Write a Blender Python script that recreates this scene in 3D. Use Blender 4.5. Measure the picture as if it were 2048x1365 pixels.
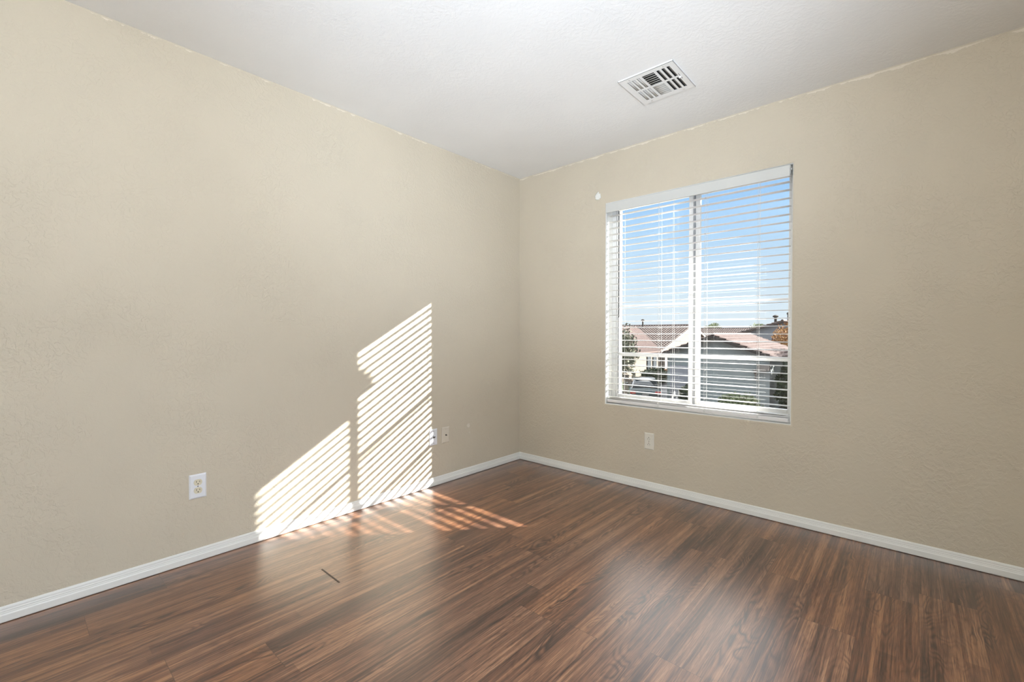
import bpy, bmesh, math, random
from mathutils import Vector, Matrix, noise as mnoise
random.seed(7)
for _o in list(bpy.data.objects): bpy.data.objects.remove(_o)
S = bpy.context.scene; COL = S.collection
PI = math.pi

# ------------------------------------------------------------------ camera
F_PX = 901.0; YAW = math.radians(41.76); PITCH = math.atan(14.5/F_PX)
cam = bpy.data.cameras.new('camera'); camo = bpy.data.objects.new('camera', cam); COL.objects.link(camo)
cam.sensor_width = 36.0; cam.lens = 36.0*F_PX/2048.0; cam.clip_start = 0.02; cam.clip_end = 600
camo.location = (2.570, -2.980, 1.095)
camo.rotation_euler = (PI/2-PITCH, 0, YAW)
S.camera = camo

# ------------------------------------------------------------------ colour management
S.view_settings.view_transform = 'Standard'; S.view_settings.look = 'None'
S.view_settings.gamma = 1.0; S.view_settings.use_curve_mapping = False
S.view_settings.exposure = 0.0

# ------------------------------------------------------------------ sky
W = bpy.data.worlds.new('sky'); S.world = W; W.use_nodes = True
nt = W.node_tree; nt.nodes.clear()
tc = nt.nodes.new('ShaderNodeTexCoord'); sx = nt.nodes.new('ShaderNodeSeparateXYZ')
rp = nt.nodes.new('ShaderNodeValToRGB'); bg = nt.nodes.new('ShaderNodeBackground'); wo = nt.nodes.new('ShaderNodeOutputWorld')
nt.links.new(tc.outputs['Generated'], sx.inputs[0]); nt.links.new(sx.outputs['Z'], rp.inputs[0])
nt.links.new(rp.outputs[0], bg.inputs[0]); nt.links.new(bg.outputs[0], wo.inputs[0])
e = rp.color_ramp.elements
e[0].position = 0.0; e[0].color = (0.86, 0.96, 1.04, 1)
e[1].position = 1.0; e[1].color = (2.3, 2.4, 2.5, 1)   # overhead sky out of view, brightness added to lift the floor glare
for p, c in ((0.08, (0.74, 0.89, 1.02, 1)), (0.20, (0.50, 0.76, 1.05, 1)), (0.31, (0.36, 0.65, 1.06, 1)), (0.36, (0.8, 1.0, 1.3, 1)), (0.46, (2.0, 2.1, 2.3, 1))):
    x = e.new(p); x.color = c
bg.inputs[1].default_value = 1.0
# added bright sky lobe, unseen above the window head, strengthens the floor glare
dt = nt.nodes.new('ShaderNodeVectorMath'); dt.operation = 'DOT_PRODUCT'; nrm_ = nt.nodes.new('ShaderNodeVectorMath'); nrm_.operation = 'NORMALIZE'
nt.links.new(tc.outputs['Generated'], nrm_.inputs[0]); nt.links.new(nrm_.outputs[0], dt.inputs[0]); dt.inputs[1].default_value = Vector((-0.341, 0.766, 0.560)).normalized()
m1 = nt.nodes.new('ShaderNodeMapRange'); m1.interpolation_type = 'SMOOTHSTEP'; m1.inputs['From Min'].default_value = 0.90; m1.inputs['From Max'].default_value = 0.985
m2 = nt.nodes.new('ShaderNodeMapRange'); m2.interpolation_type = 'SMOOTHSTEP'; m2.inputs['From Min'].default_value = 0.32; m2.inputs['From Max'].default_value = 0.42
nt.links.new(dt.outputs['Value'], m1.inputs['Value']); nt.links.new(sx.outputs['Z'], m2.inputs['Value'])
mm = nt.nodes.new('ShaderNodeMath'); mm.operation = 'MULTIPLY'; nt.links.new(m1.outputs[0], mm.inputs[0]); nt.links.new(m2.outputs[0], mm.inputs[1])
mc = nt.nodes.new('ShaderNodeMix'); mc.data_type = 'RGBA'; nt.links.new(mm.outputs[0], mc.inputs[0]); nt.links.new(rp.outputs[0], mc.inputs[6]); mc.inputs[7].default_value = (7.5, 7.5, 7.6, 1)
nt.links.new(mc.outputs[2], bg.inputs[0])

# ------------------------------------------------------------------ sun (low winter sun from the right of the window)
SUN_D = Vector((-1, -1.155, -0.693)).normalized()
sl = bpy.data.lights.new('sun', 'SUN'); sl.energy = 32.0; sl.angle = math.radians(0.53); sl.color = (1.0, 0.965, 0.91)
so = bpy.data.objects.new('sun', sl); COL.objects.link(so); so.rotation_euler = SUN_D.to_track_quat('-Z', 'Y').to_euler()

# ------------------------------------------------------------------ added fill lamps out of view, brightening the room (hall, ceiling spot and uplight)
def area(name, loc, direction, sx_, sy_, power, col=(1, 1, 1)):
    l = bpy.data.lights.new(name, 'AREA'); l.shape = 'RECTANGLE'; l.size = sx_; l.size_y = sy_; l.energy = power; l.color = col
    o = bpy.data.objects.new(name, l); COL.objects.link(o); o.location = loc
    o.rotation_euler = Vector(direction).to_track_quat('-Z', 'Y').to_euler(); return o
LC = (0.72, 0.83, 0.98)
area('hall_fill', (3.95, -2.75, 1.25), (-1, 0.12, 0.02), 1.5, 2.0, 46, LC)  # unseen fill panel, added to light the left wall from the right
area('up_fill', (2.6, -3.35, 1.75), (-0.2, 0.2, 1), 0.5, 0.3, 64, (0.84, 0.92, 1.0))  # unseen fill bounced off the ceiling, added for overall brightness
def spot(name, loc, target, deg, power, radius, col):
    l = bpy.data.lights.new(name, 'SPOT'); l.energy = power; l.spot_size = math.radians(deg); l.spot_blend = 1.0; l.shadow_soft_size = radius; l.color = col
    o = bpy.data.objects.new(name, l); COL.objects.link(o); o.location = loc
    o.rotation_euler = (Vector(target)-Vector(loc)).to_track_quat('-Z', 'Y').to_euler(); return o
spot('ceiling_fill', (2.95, -3.40, 0.95), (0.90, -0.85, 2.44), 64, 300, 0.22, LC)  # unseen fill spot, added to brighten the far ceiling and corner

# ================================================================== helpers
def smooth(me, on=True):
    for p in me.polygons: p.use_smooth = on
def obj(name, bm, mat, parent=None, sm=False, kind=None):
    me = bpy.data.meshes.new(name); bm.normal_update(); bm.to_mesh(me); bm.free()
    if mat: me.materials.append(mat)
    if sm: smooth(me)
    o = bpy.data.objects.new(name, me); COL.objects.link(o)
    if parent: o.parent = parent
    if kind: o['kind'] = kind
    return o
def empty(name, loc=(0, 0, 0), rot=(0, 0, 0)):
    o = bpy.data.objects.new(name, None); COL.objects.link(o); o.location = loc; o.rotation_euler = rot
    o.empty_display_size = 0.1; return o
def tag(o, label, cat, group=None):
    o['label'] = label; o['category'] = cat
    if group: o['group'] = group
    return o
def copy_tree(o, parent=None):
    c = o.copy(); COL.objects.link(c); c.parent = parent
    for ch in list(o.children): copy_tree(ch, c)
    return c
def box(bm, x0, x1, y0, y1, z0, z1, bev=0.0, M=None, seg=2):
    vs = [bm.verts.new(v) for v in ((x0,y0,z0),(x1,y0,z0),(x1,y1,z0),(x0,y1,z0),(x0,y0,z1),(x1,y0,z1),(x1,y1,z1),(x0,y1,z1))]
    fs = [bm.faces.new([vs[i] for i in f]) for f in ((3,2,1,0),(4,5,6,7),(0,1,5,4),(1,2,6,5),(2,3,7,6),(3,0,4,7))]
    geo = vs
    if bev > 0:
        es = list({e for f in fs for e in f.edges})
        r = bmesh.ops.bevel(bm, geom=es, offset=bev, segments=seg, profile=0.5, affect='EDGES')
        geo = list({v for f in r['faces'] for v in f.verts} | {v for v in vs if v.is_valid})
    if M is not None:
        for v in geo: v.co = M @ v.co
    return geo
def prism(bm, pts, a, b, axis='y'):
    """extrude polygon pts (2D) between a and b along axis; pts in the two other axes (order x,z / y,z / x,y)"""
    def P(p, t):
        return {'y': (p[0], t, p[1]), 'x': (t, p[0], p[1]), 'z': (p[0], p[1], t)}[axis]
    A = [bm.verts.new(P(p, a)) for p in pts]; B = [bm.verts.new(P(p, b)) for p in pts]
    n = len(pts)
    fs = [bm.faces.new(A), bm.faces.new(B[::-1])]
    for i in range(n): fs.append(bm.faces.new((A[i], B[i], B[(i+1) % n], A[(i+1) % n])))
    bmesh.ops.recalc_face_normals(bm, faces=fs)
    return A + B
def cyl(bm, p0, p1, r0, r1=None, n=12, caps=True):
    if r1 is None: r1 = r0
    p0 = Vector(p0); p1 = Vector(p1); d = (p1-p0).normalized()
    u = d.orthogonal().normalized(); w = d.cross(u)
    A = []; B = []
    for i in range(n):
        t = 2*PI*i/n; k = u*math.cos(t)+w*math.sin(t)
        A.append(bm.verts.new(p0+k*r0)); B.append(bm.verts.new(p1+k*r1))
    for i in range(n): bm.faces.new((A[i], A[(i+1) % n], B[(i+1) % n], B[i]))
    if caps: bm.faces.new(A[::-1]); bm.faces.new(B)
    return A+B
def lathe(bm, prof, c, n=16, axis='z'):
    rings = []
    for r, h in prof:
        ring = []
        for i in range(n):
            t = 2*PI*i/n; a, b = r*math.cos(t), r*math.sin(t)
            v = {'z': (c[0]+a, c[1]+b, c[2]+h), 'y': (c[0]+a, c[1]+h, c[2]+b), 'x': (c[0]+h, c[1]+a, c[2]+b)}[axis]
            ring.append(bm.verts.new(v))
        rings.append(ring)
    fs = []
    for a, b in zip(rings, rings[1:]):
        for i in range(n): fs.append(bm.faces.new((a[i], a[(i+1) % n], b[(i+1) % n], b[i])))
    fs.append(bm.faces.new(rings[0][::-1])); fs.append(bm.faces.new(rings[-1]))
    bmesh.ops.recalc_face_normals(bm, faces=fs)

# ================================================================== materials
def new_mat(name):
    m = bpy.data.materials.new(name); m.use_nodes = True
    return m, m.node_tree, m.node_tree.nodes['Principled BSDF']
def N(nt, t, **kw):
    n = nt.nodes.new('ShaderNode'+t)
    for k, v in kw.items(): setattr(n, k, v)
    return n
def noise_node(nt, vec, scale, detail=4, rough=0.5, dist=0.0):
    n = N(nt, 'TexNoise'); n.inputs['Scale'].default_value = scale; n.inputs['Detail'].default_value = detail
    n.inputs['Roughness'].default_value = rough; n.inputs['Distortion'].default_value = dist
    if vec is not None: nt.links.new(vec, n.inputs['Vector'])
    return n
def ramp(nt, fac, stops, interp='LINEAR'):
    r = N(nt, 'ValToRGB'); cr = r.color_ramp; cr.interpolation = interp
    while len(cr.elements) > 1: cr.elements.remove(cr.elements[-1])
    for i, (p, c) in enumerate(stops):
        if not hasattr(c, '__len__'): c = (c, c, c)
        el = cr.elements[0] if i == 0 else cr.elements.new(p)
        el.position = p; el.color = (c[0], c[1], c[2], 1)
    nt.links.new(fac, r.inputs[0]); return r
def math_node(nt, op, a, b=None, c=None):
    n = N(nt, 'Math', operation=op)
    for i, v in enumerate((a, b, c)):
        if v is None: continue
        if hasattr(v, 'is_output'): nt.links.new(v, n.inputs[i])
        else: n.inputs[i].default_value = v
    return n.outputs[0]
def mix_rgb(nt, fac, a, b, blend='MIX'):
    n = N(nt, 'Mix', data_type='RGBA', blend_type=blend)
    for sock, v in ((n.inputs[0], fac), (n.inputs[6], a), (n.inputs[7], b)):
        if hasattr(v, 'is_output'): nt.links.new(v, sock)
        elif hasattr(v, '__len__'): sock.default_value = (v[0], v[1], v[2], 1)
        else: sock.default_value = v
    return n.outputs[2]
def bump(nt, bsdf, h, strength, dist):
    b = N(nt, 'Bump'); b.inputs['Strength'].default_value = strength; b.inputs['Distance'].default_value = dist
    nt.links.new(h, b.inputs['Height']); nt.links.new(b.outputs[0], bsdf.inputs['Normal']); return b
def objco(nt):
    return N(nt, 'TexCoord').outputs['Object']

def plain(name, col, rough=0.5, var=0.06, scale=6.0, spec=0.5, bmp=0.0, bscale=80, metal=0.0):
    m, nt, b = new_mat(name); co = objco(nt)
    n = noise_node(nt, co, scale, 5, 0.6)
    r = ramp(nt, n.outputs['Fac'], [(0.3, [c*(1-var) for c in col]), (0.7, [min(1, c*(1+var)) for c in col])])
    nt.links.new(r.outputs[0], b.inputs['Base Color'])
    b.inputs['Roughness'].default_value = rough; b.inputs['Specular IOR Level'].default_value = spec
    b.inputs['Metallic'].default_value = metal
    if bmp > 0: bump(nt, b, noise_node(nt, co, bscale, 3).outputs['Fac'], bmp, 0.002)
    return m

def knockdown(name, col, strength=0.5, stain=None):
    m, nt, b = new_mat(name); co = objco(nt)
    warp = noise_node(nt, co, 11, 3, 0.5)
    big = noise_node(nt, co, 3.2, 2, 0.5)
    va = N(nt, 'VectorMath', operation='SCALE'); nt.links.new(warp.outputs['Color'], va.inputs[0]); va.inputs['Scale'].default_value = 0.09
    ad = N(nt, 'VectorMath', operation='ADD'); nt.links.new(co, ad.inputs[0]); nt.links.new(va.outputs[0], ad.inputs[1])
    n1 = noise_node(nt, ad.outputs[0], 52, 4, 0.55)
    plate = ramp(nt, n1.outputs['Fac'], [(0.46, 0.0), (0.535, 0.75), (0.6, 1.0)])       # flattened splatter plates
    amt = ramp(nt, big.outputs['Fac'], [(0.38, 0.22), (0.62, 1.0)])
    fine = noise_node(nt, co, 210, 3, 0.6)
    h = math_node(nt, 'MULTIPLY', plate.outputs[0], amt.outputs[0])
    h = math_node(nt, 'ADD', h, math_node(nt, 'MULTIPLY', fine.outputs['Fac'], 0.30))
    bump(nt, b, h, strength, 0.0019)
    tone = noise_node(nt, co, 2.0, 4, 0.55)
    r = ramp(nt, tone.outputs['Fac'], [(0.3, [c*0.975 for c in col]), (0.7, [min(1, c*1.02) for c in col])])
    colr = r.outputs[0]
    if stain:                                                                     # chipped paint line right under the ceiling
        (axis_z, hi, colc, thr) = stain
        s = N(nt, 'SeparateXYZ'); nt.links.new(co, s.inputs[0])
        mp = N(nt, 'Mapping'); mp.inputs['Scale'].default_value = (1, 1, 0.6); nt.links.new(co, mp.inputs[0])
        n2 = noise_node(nt, mp.outputs[0], 7, 6, 0.72)
        lim = math_node(nt, 'MULTIPLY_ADD', n2.outputs['Fac'], -0.085, thr)
        f = math_node(nt, 'GREATER_THAN', s.outputs['Z'], lim)
        f2 = math_node(nt, 'LESS_THAN', s.outputs['Z'], 2.4335)
        colr = mix_rgb(nt, math_node(nt, 'MULTIPLY', f, f2), colr, colc)
    nt.links.new(colr, b.inputs['Base Color'])
    b.inputs['Roughness'].default_value = 0.62; b.inputs['Specular IOR Level'].default_value = 0.35
    return m

BEIGE = (0.605, 0.537, 0.425)
M_wall = knockdown('beige_wall_paint', BEIGE, 0.6)
M_wallw = knockdown('beige_window_wall_paint', BEIGE, 0.60, ('z', 2.44, (0.74, 0.67, 0.56), 2.4703))
M_walll = knockdown('beige_left_wall_paint', BEIGE, 0.60, ('z', 2.44, (0.74, 0.67, 0.56), 2.4765))
M_ceil = knockdown('white_ceiling_paint', (0.885, 0.885, 0.875), 0.30)
M_base = plain('white_baseboard_paint', (0.78, 0.775, 0.74), 0.35, 0.02, 3)
M_white = plain('white_vinyl', (0.70, 0.70, 0.69), 0.30, 0.015)
M_slat = plain('white_faux_wood', (0.83, 0.82, 0.81), 0.35, 0.02)
M_val = plain('white_valance', (0.62, 0.62, 0.59), 0.40, 0.015)
M_cord = plain('white_cord', (0.75, 0.74, 0.72), 0.7, 0.03)
M_dark = plain('dark_gasket', (0.05, 0.055, 0.06), 0.6, 0.05)
M_grey = plain('grey_track', (0.30, 0.31, 0.32), 0.5, 0.05)
M_ventw = plain('white_enamel_metal', (0.84, 0.84, 0.83), 0.35, 0.01)
M_ventg = plain('grey_metal_blade', (0.58, 0.57, 0.54), 0.45, 0.05)
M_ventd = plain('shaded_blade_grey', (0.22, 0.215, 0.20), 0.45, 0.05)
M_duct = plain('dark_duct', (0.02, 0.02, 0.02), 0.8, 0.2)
M_platew = plain('white_plastic_plate', (0.80, 0.81, 0.84), 0.30, 0.01)
M_platec = plain('cream_plastic_plate', (0.66, 0.60, 0.50), 0.35, 0.02)
M_platei = plain('off_white_plastic_plate', (0.74, 0.71, 0.63), 0.35, 0.02)
M_recept = plain('ivory_receptacle', (0.72, 0.66, 0.50), 0.35, 0.02)
M_slot = plain('slot_black', (0.012, 0.01, 0.008), 0.6, 0.1)
M_brass = plain('coax_metal', (0.10, 0.09, 0.08), 0.35, 0.1, metal=0.7)
M_spack = plain('spackle', (0.80, 0.79, 0.74), 0.8, 0.05, 60, bmp=0.5, bscale=120)
M_spackb = plain('touch_up_paint', (0.70, 0.64, 0.54), 0.7, 0.03, 40)

# glass: one clear pane, thin
M_glass, nt, b = new_mat('window_glass'); nt.nodes.remove(b)
out = nt.nodes['Material Output']; tr = N(nt, 'BsdfTransparent'); gl = N(nt, 'BsdfGlossy'); mx = N(nt, 'MixShader'); fr = N(nt, 'LayerWeight')
tr.inputs[0].default_value = (0.95, 0.97, 0.96, 1); gl.inputs['Roughness'].default_value = 0.02; fr.inputs['Blend'].default_value = 0.28
fm = math_node(nt, 'MULTIPLY_ADD', fr.outputs['Fresnel'], 0.9, 0.05)
nt.links.new(fm, mx.inputs[0]); nt.links.new(tr.outputs[0], mx.inputs[1]); nt.links.new(gl.outputs[0], mx.inputs[2]); nt.links.new(mx.outputs[0], out.inputs[0])

# laminate floor; per plank random numbers and metric plank coordinates come from mesh attributes
def floor_mat():
    m, nt, b = new_mat('walnut_laminate')
    uv = N(nt, 'UVMap', uv_map='plank'); at = N(nt, 'Attribute', attribute_name='rnd')
    s = N(nt, 'SeparateXYZ'); nt.links.new(uv.outputs[0], s.inputs[0]); u, v = s.outputs[0], s.outputs[1]
    sr = N(nt, 'SeparateColor'); nt.links.new(at.outputs['Color'], sr.inputs[0])
    def vec(su, sv, ou=37.0, ov=53.0, z=11.0):
        c = N(nt, 'CombineXYZ')
        nt.links.new(math_node(nt, 'MULTIPLY_ADD', u, su, math_node(nt, 'MULTIPLY', sr.outputs[0], ou)), c.inputs[0])
        nt.links.new(math_node(nt, 'MULTIPLY_ADD', v, sv, math_node(nt, 'MULTIPLY', sr.outputs[1], ov)), c.inputs[1])
        nt.links.new(math_node(nt, 'MULTIPLY', sr.outputs[2], z), c.inputs[2])
        return c.outputs[0]
    # each board is printed with three narrower staves of different tone
    stx = math_node(nt, 'FLOOR', math_node(nt, 'DIVIDE', u, 0.0575))
    wn = N(nt, 'TexWhiteNoise', noise_dimensions='3D'); cs = N(nt, 'CombineXYZ'); nt.links.new(stx, cs.inputs[0])
    wn0 = N(nt, 'TexWhiteNoise', noise_dimensions='2D'); c0 = N(nt, 'CombineXYZ'); nt.links.new(stx, c0.inputs[0]); nt.links.new(sr.outputs[1], c0.inputs[1]); nt.links.new(c0.outputs[0], wn0.inputs['Vector'])
    nt.links.new(math_node(nt, 'FLOOR', math_node(nt, 'ADD', math_node(nt, 'DIVIDE', v, 0.62), wn0.outputs['Value'])), cs.inputs[1]); nt.links.new(sr.outputs[0], cs.inputs[2]); nt.links.new(cs.outputs[0], wn.inputs['Vector'])
    stave = wn.outputs['Value']
    broad = noise_node(nt, vec(24, 0.85), 1.0, 4, 0.55, 0.35).outputs['Fac']
    mid = noise_node(nt, vec(70, 1.5, 13, 27), 1.0, 4, 0.6, 0.3).outputs['Fac']
    cf = noise_node(nt, vec(11, 2.2, 19, 23), 1.0, 2.0, 0.40, 0.5).outputs['Fac']
    rings = math_node(nt, 'SINE', math_node(nt, 'MULTIPLY', cf, 105.0))
    rings01 = math_node(nt, 'MULTIPLY_ADD', rings, 0.5, 0.5)
    st = noise_node(nt, vec(150, 2.2, 71, 13), 1.0, 5, 0.65, 0.2).outputs['Fac']
    fine = noise_node(nt, vec(480, 8.0, 17, 91), 1.0, 4, 0.7, 0.1).outputs['Fac']
    pore = noise_node(nt, vec(360, 14, 5, 41), 1.0, 3, 0.6, 0.0).outputs['Fac']
    spotmask = ramp(nt, noise_node(nt, vec(11, 1.3, 29, 7), 1.0, 3, 0.6, 0.5).outputs['Fac'], [(0.53, 0.0), (0.68, 1.0)]).outputs[0]
    f = math_node(nt, 'MULTIPLY_ADD', broad, 0.95, math_node(nt, 'MULTIPLY', st, 0.75))
    f = math_node(nt, 'MULTIPLY_ADD', mid, 0.60, f)
    f = math_node(nt, 'MULTIPLY_ADD', rings01, math_node(nt, 'MULTIPLY_ADD', spotmask, 0.20, 0.045), f)
    f = math_node(nt, 'MULTIPLY_ADD', fine, 0.80, f)
    f = math_node(nt, 'MULTIPLY_ADD', stave, 0.16, f)
    f = math_node(nt, 'MULTIPLY_ADD', sr.outputs[2], 0.06, f)
    f = math_node(nt, 'MULTIPLY_ADD', spotmask, -0.17, f)
    f = math_node(nt, 'MULTIPLY_ADD', math_node(nt, 'ADD', f, -1.685), 1.35, 0.53)
    cr = ramp(nt, f, [(0.05, (0.030, 0.011, 0.007)), (0.28, (0.074, 0.028, 0.0155)), (0.48, (0.140, 0.056, 0.029)),
                      (0.66, (0.225, 0.098, 0.049)), (0.92, (0.38, 0.190, 0.095))])
    col = cr.outputs[0]
    pl = ramp(nt, pore, [(0.34, 1.0), (0.44, 0.0)]).outputs[0]
    col = mix_rgb(nt, math_node(nt, 'MULTIPLY', pl, 0.6), col, (0.040, 0.018, 0.013))
    dl = ramp(nt, rings01, [(0.0, 1.0), (0.22, 0.0)]).outputs[0]
    col = mix_rgb(nt, math_node(nt, 'MULTIPLY', dl, math_node(nt, 'MULTIPLY_ADD', spotmask, 0.6, 0.05)), col, (0.030, 0.014, 0.011))
    # per plank hue shift
    hs = N(nt, 'HueSaturation'); nt.links.new(col, hs.inputs['Color'])
    nt.links.new(math_node(nt, 'MULTIPLY_ADD', sr.outputs[0], 0.14, 0.93), hs.inputs['Value'])
    nt.links.new(math_node(nt, 'MULTIPLY_ADD', sr.outputs[1], 0.12, 0.92), hs.inputs['Saturation'])
    col = hs.outputs[0]
    # joints: edge distance stored in second uv layer
    e2 = N(nt, 'UVMap', uv_map='edge'); se = N(nt, 'SeparateXYZ'); nt.links.new(e2.outputs[0], se.inputs[0])
    def joint(sock, size, w):
        a = math_node(nt, 'LESS_THAN', sock, w)
        return a
    j1 = joint(se.outputs[0], 0, 0.0008); j2 = joint(se.outputs[1], 0, 0.0009)
    jj = math_node(nt, 'MAXIMUM', j1, j2)
    col = mix_rgb(nt, math_node(nt, 'MULTIPLY', jj, 0.55), col, (0.02, 0.01, 0.008))
    nt.links.new(col, b.inputs['Base Color'])
    ro = math_node(nt, 'MULTIPLY_ADD', st, 0.16, 0.27)
    nt.links.new(ro, b.inputs['Roughness']); b.inputs['Specular IOR Level'].default_value = 0.25
    b.inputs['IOR'].default_value = 1.5
    b.inputs['Coat Weight'].default_value = 1.0; b.inputs['Coat IOR'].default_value = 1.62; b.inputs['Coat Roughness'].default_value = 0.30
    h = math_node(nt, 'MULTIPLY_ADD', pl, -0.6, math_node(nt, 'MULTIPLY', fine, 0.8))
    h = math_node(nt, 'MULTIPLY_ADD', rings01, 0.35, h)
    bump(nt, b, h, 0.35, 0.0006)
    return m
M_floor = floor_mat()

# ================================================================== room shell
RX, RY, H = 3.45, -3.75, 2.44
WX0, WX1, WZ0, WZ1 = 0.848, 2.043, 0.575, 2.062     # window opening
WT = 0.25                                            # window wall thickness

# floor: one quad per plank
PW = 0.1725; X0 = 0.008; L = 1.22
seams = {0: -2.535, 1: -2.795, 2: -1.812, 3: -2.02, 5: -2.385, 8: -1.615, 12: -0.66, 13: -0.955, 14: -0.55}
bm = bmesh.new(); uvl = bm.loops.layers.uv.new('plank'); uve = bm.loops.layers.uv.new('edge'); rc = bm.loops.layers.float_color.new('rnd')
def cell(ux0, ux1, vy0, vy1, px0, px1, py0, py1, rnd):
    pass
rr = random.Random(21)
for c in range(-1, 20):
    xa, xb = X0+c*PW, X0+(c+1)*PW
    s0 = seams.get(c, rr.uniform(-2.5, -1.3)); k = -3
    y = s0+k*L
    while y < 0.0:
        ya, yb = y, y+L; rnd = (rr.random(), rr.random(), rr.random(), 1)
        # four strips so that the distance to the plank edge interpolates correctly
        xs = [xa, (xa+xb)/2, xb]; ys = [ya, (ya+yb)/2, yb]
        for i in range(2):
            for j in range(2):
                x_0, x_1 = max(xs[i], -0.0), min(xs[i+1], RX+0.6); y_0, y_1 = max(ys[j], RY), min(ys[j+1], 0.0)
                if x_1 <= x_0 or y_1 <= y_0: continue
                f = bm.faces.new([bm.verts.new((p, q, 0)) for p, q in ((x_0, y_0), (x_1, y_0), (x_1, y_1), (x_0, y_1))])
                for lp in f.loops:
                    p, q = lp.vert.co.x, lp.vert.co.y
                    lp[uvl].uv = (p-xa, q-ya)
                    lp[uve].uv = (min(p-xa, xb-p), min(q-ya, yb-q)); lp[rc] = rnd
        y += L
floor = obj('floor', bm, M_floor, kind='structure')
bm = bmesh.new(); box(bm, -0.15, RX+0.9, RY-0.15, WT, -0.2, -0.004); obj('floor_slab', bm, M_dark, kind='structure')

bm = bmesh.new(); box(bm, -0.15, RX+0.9, RY-0.15, WT, H, H+0.25)
# left uncut at the air duct; a black sheet stands for its dark
ceil_o = obj('ceiling', bm, M_ceil, kind='structure')
me = ceil_o.data; bmc = bmesh.new(); bmc.from_mesh(me)
for v in list(bmc.verts): pass
bmc.free()
bm = bmesh.new(); box(bm, -0.15, 0, RY-0.15, WT, -0.1, H); obj('wall_left', bm, M_walll, kind='structure')
bm = bmesh.new(); box(bm, 0, RX+0.9, RY-0.15, RY, -0.1, H); obj('wall_rear', bm, M_wall, kind='structure')
# unseen wall, right hand side; doorway and hall are invented for the fill light
DY0, DY1, DZ = -3.55, -1.95, 2.15
bm = bmesh.new(); box(bm, RX, RX+0.12, RY, DY0, -0.1, H); box(bm, RX, RX+0.12, DY1, 0, -0.1, H); box(bm, RX, RX+0.12, DY0, DY1, DZ, H)
obj('wall_entry', bm, M_wall, kind='structure')
bm = bmesh.new(); box(bm, RX+0.8, RX+0.9, RY, 0, -0.1, H); box(bm, RX+0.12, RX+0.8, -0.1, 0, -0.1, H); obj('wall_hall', bm, M_ceil, kind='structure')

# window wall with bullnosed opening
bm = bmesh.new()
R = 0.016
rings = []
def rect(o, y): return [(WX0-o, y, WZ0-o), (WX1+o, y, WZ0-o), (WX1+o, y, WZ1+o), (WX0-o, y, WZ1+o)]
outer = [(0-0.0, 0, -0.1), (RX+0.12, 0, -0.1), (RX+0.12, 0, H), (0-0.0, 0, H)]
rings.append([(x, WT, z) for x, y, z in outer]); rings.append(outer)
for k in range(7):
    t = k/6*PI/2; rings.append(rect(R*(1-math.sin(t)), R*(1-math.cos(t))))
rings.append(rect(0, 0.145)); rings.append(rect(0, WT)); 
vr = [[bm.verts.new(p) for p in r] for r in rings]
for a, c in zip(vr, vr[1:]+vr[:1]):
    for i in range(4):
        bm.faces.new((a[i], a[(i+1) % 4], c[(i+1) % 4], c[i]))
bmesh.ops.recalc_face_normals(bm, faces=bm.faces[:])
ww = obj('wall_right', bm, M_wallw, kind='structure')
ww.data.materials.append(M_base)
for p in ww.data.polygons:
    if p.center.y > 0.006 and p.center.y < WT-0.001 and WX0-0.02 < p.center.x < WX1+0.02: p.material_index = 1
    p.use_smooth = any(0.0005 < ww.data.vertices[i].co.y < R-0.0005 for i in p.vertices)

# baseboards (ogee profile), mitred in the corner
prof = [(0, 0), (0.0125, 0), (0.0135, 0.003), (0.0125, 0.026), (0.0098, 0.031), (0.0095, 0.0345), (0.0078, 0.0365), (0.0078, 0.041),
        (0.0060, 0.044), (0.0058, 0.050), (0.0040, 0.0555), (0.0015, 0.0575), (0, 0.0575)]
def baseboard(name, pa, pb, nrm, mit_a=0, mit_b=0):
    bm = bmesh.new(); pa = Vector(pa); pb = Vector(pb); d = (pb-pa).normalized(); n = Vector(nrm)
    A = [bm.verts.new(pa+n*o+Vector((0, 0, z+0.0022))+d*(o*mit_a)) for o, z in prof]
    B = [bm.verts.new(pb+n*o+Vector((0, 0, z+0.0022))-d*(o*mit_b)) for o, z in prof]
    k = len(prof)
    for i in range(k-1): bm.faces.new((A[i], A[i+1], B[i+1], B[i]))
    bm.faces.new(A[::-1]); bm.faces.new(B)
    bmesh.ops.recalc_face_normals(bm, faces=bm.faces[:])
    return obj(name, bm, M_base, kind='structure')
baseboard('baseboard_left', (0, RY, 0), (0, 0, 0), (1, 0, 0), 0, 1)
baseboard('baseboard_right', (0, 0, 0), (RX, 0, 0), (0, -1, 0), 1, 0)
baseboard('baseboard_entry', (RX, DY1, 0), (RX, 0, 0), (-1, 0, 0), 0, 1)
baseboard('baseboard_rear', (0, RY, 0), (RX, RY, 0), (0, 1, 0), 1, 0)

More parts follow.
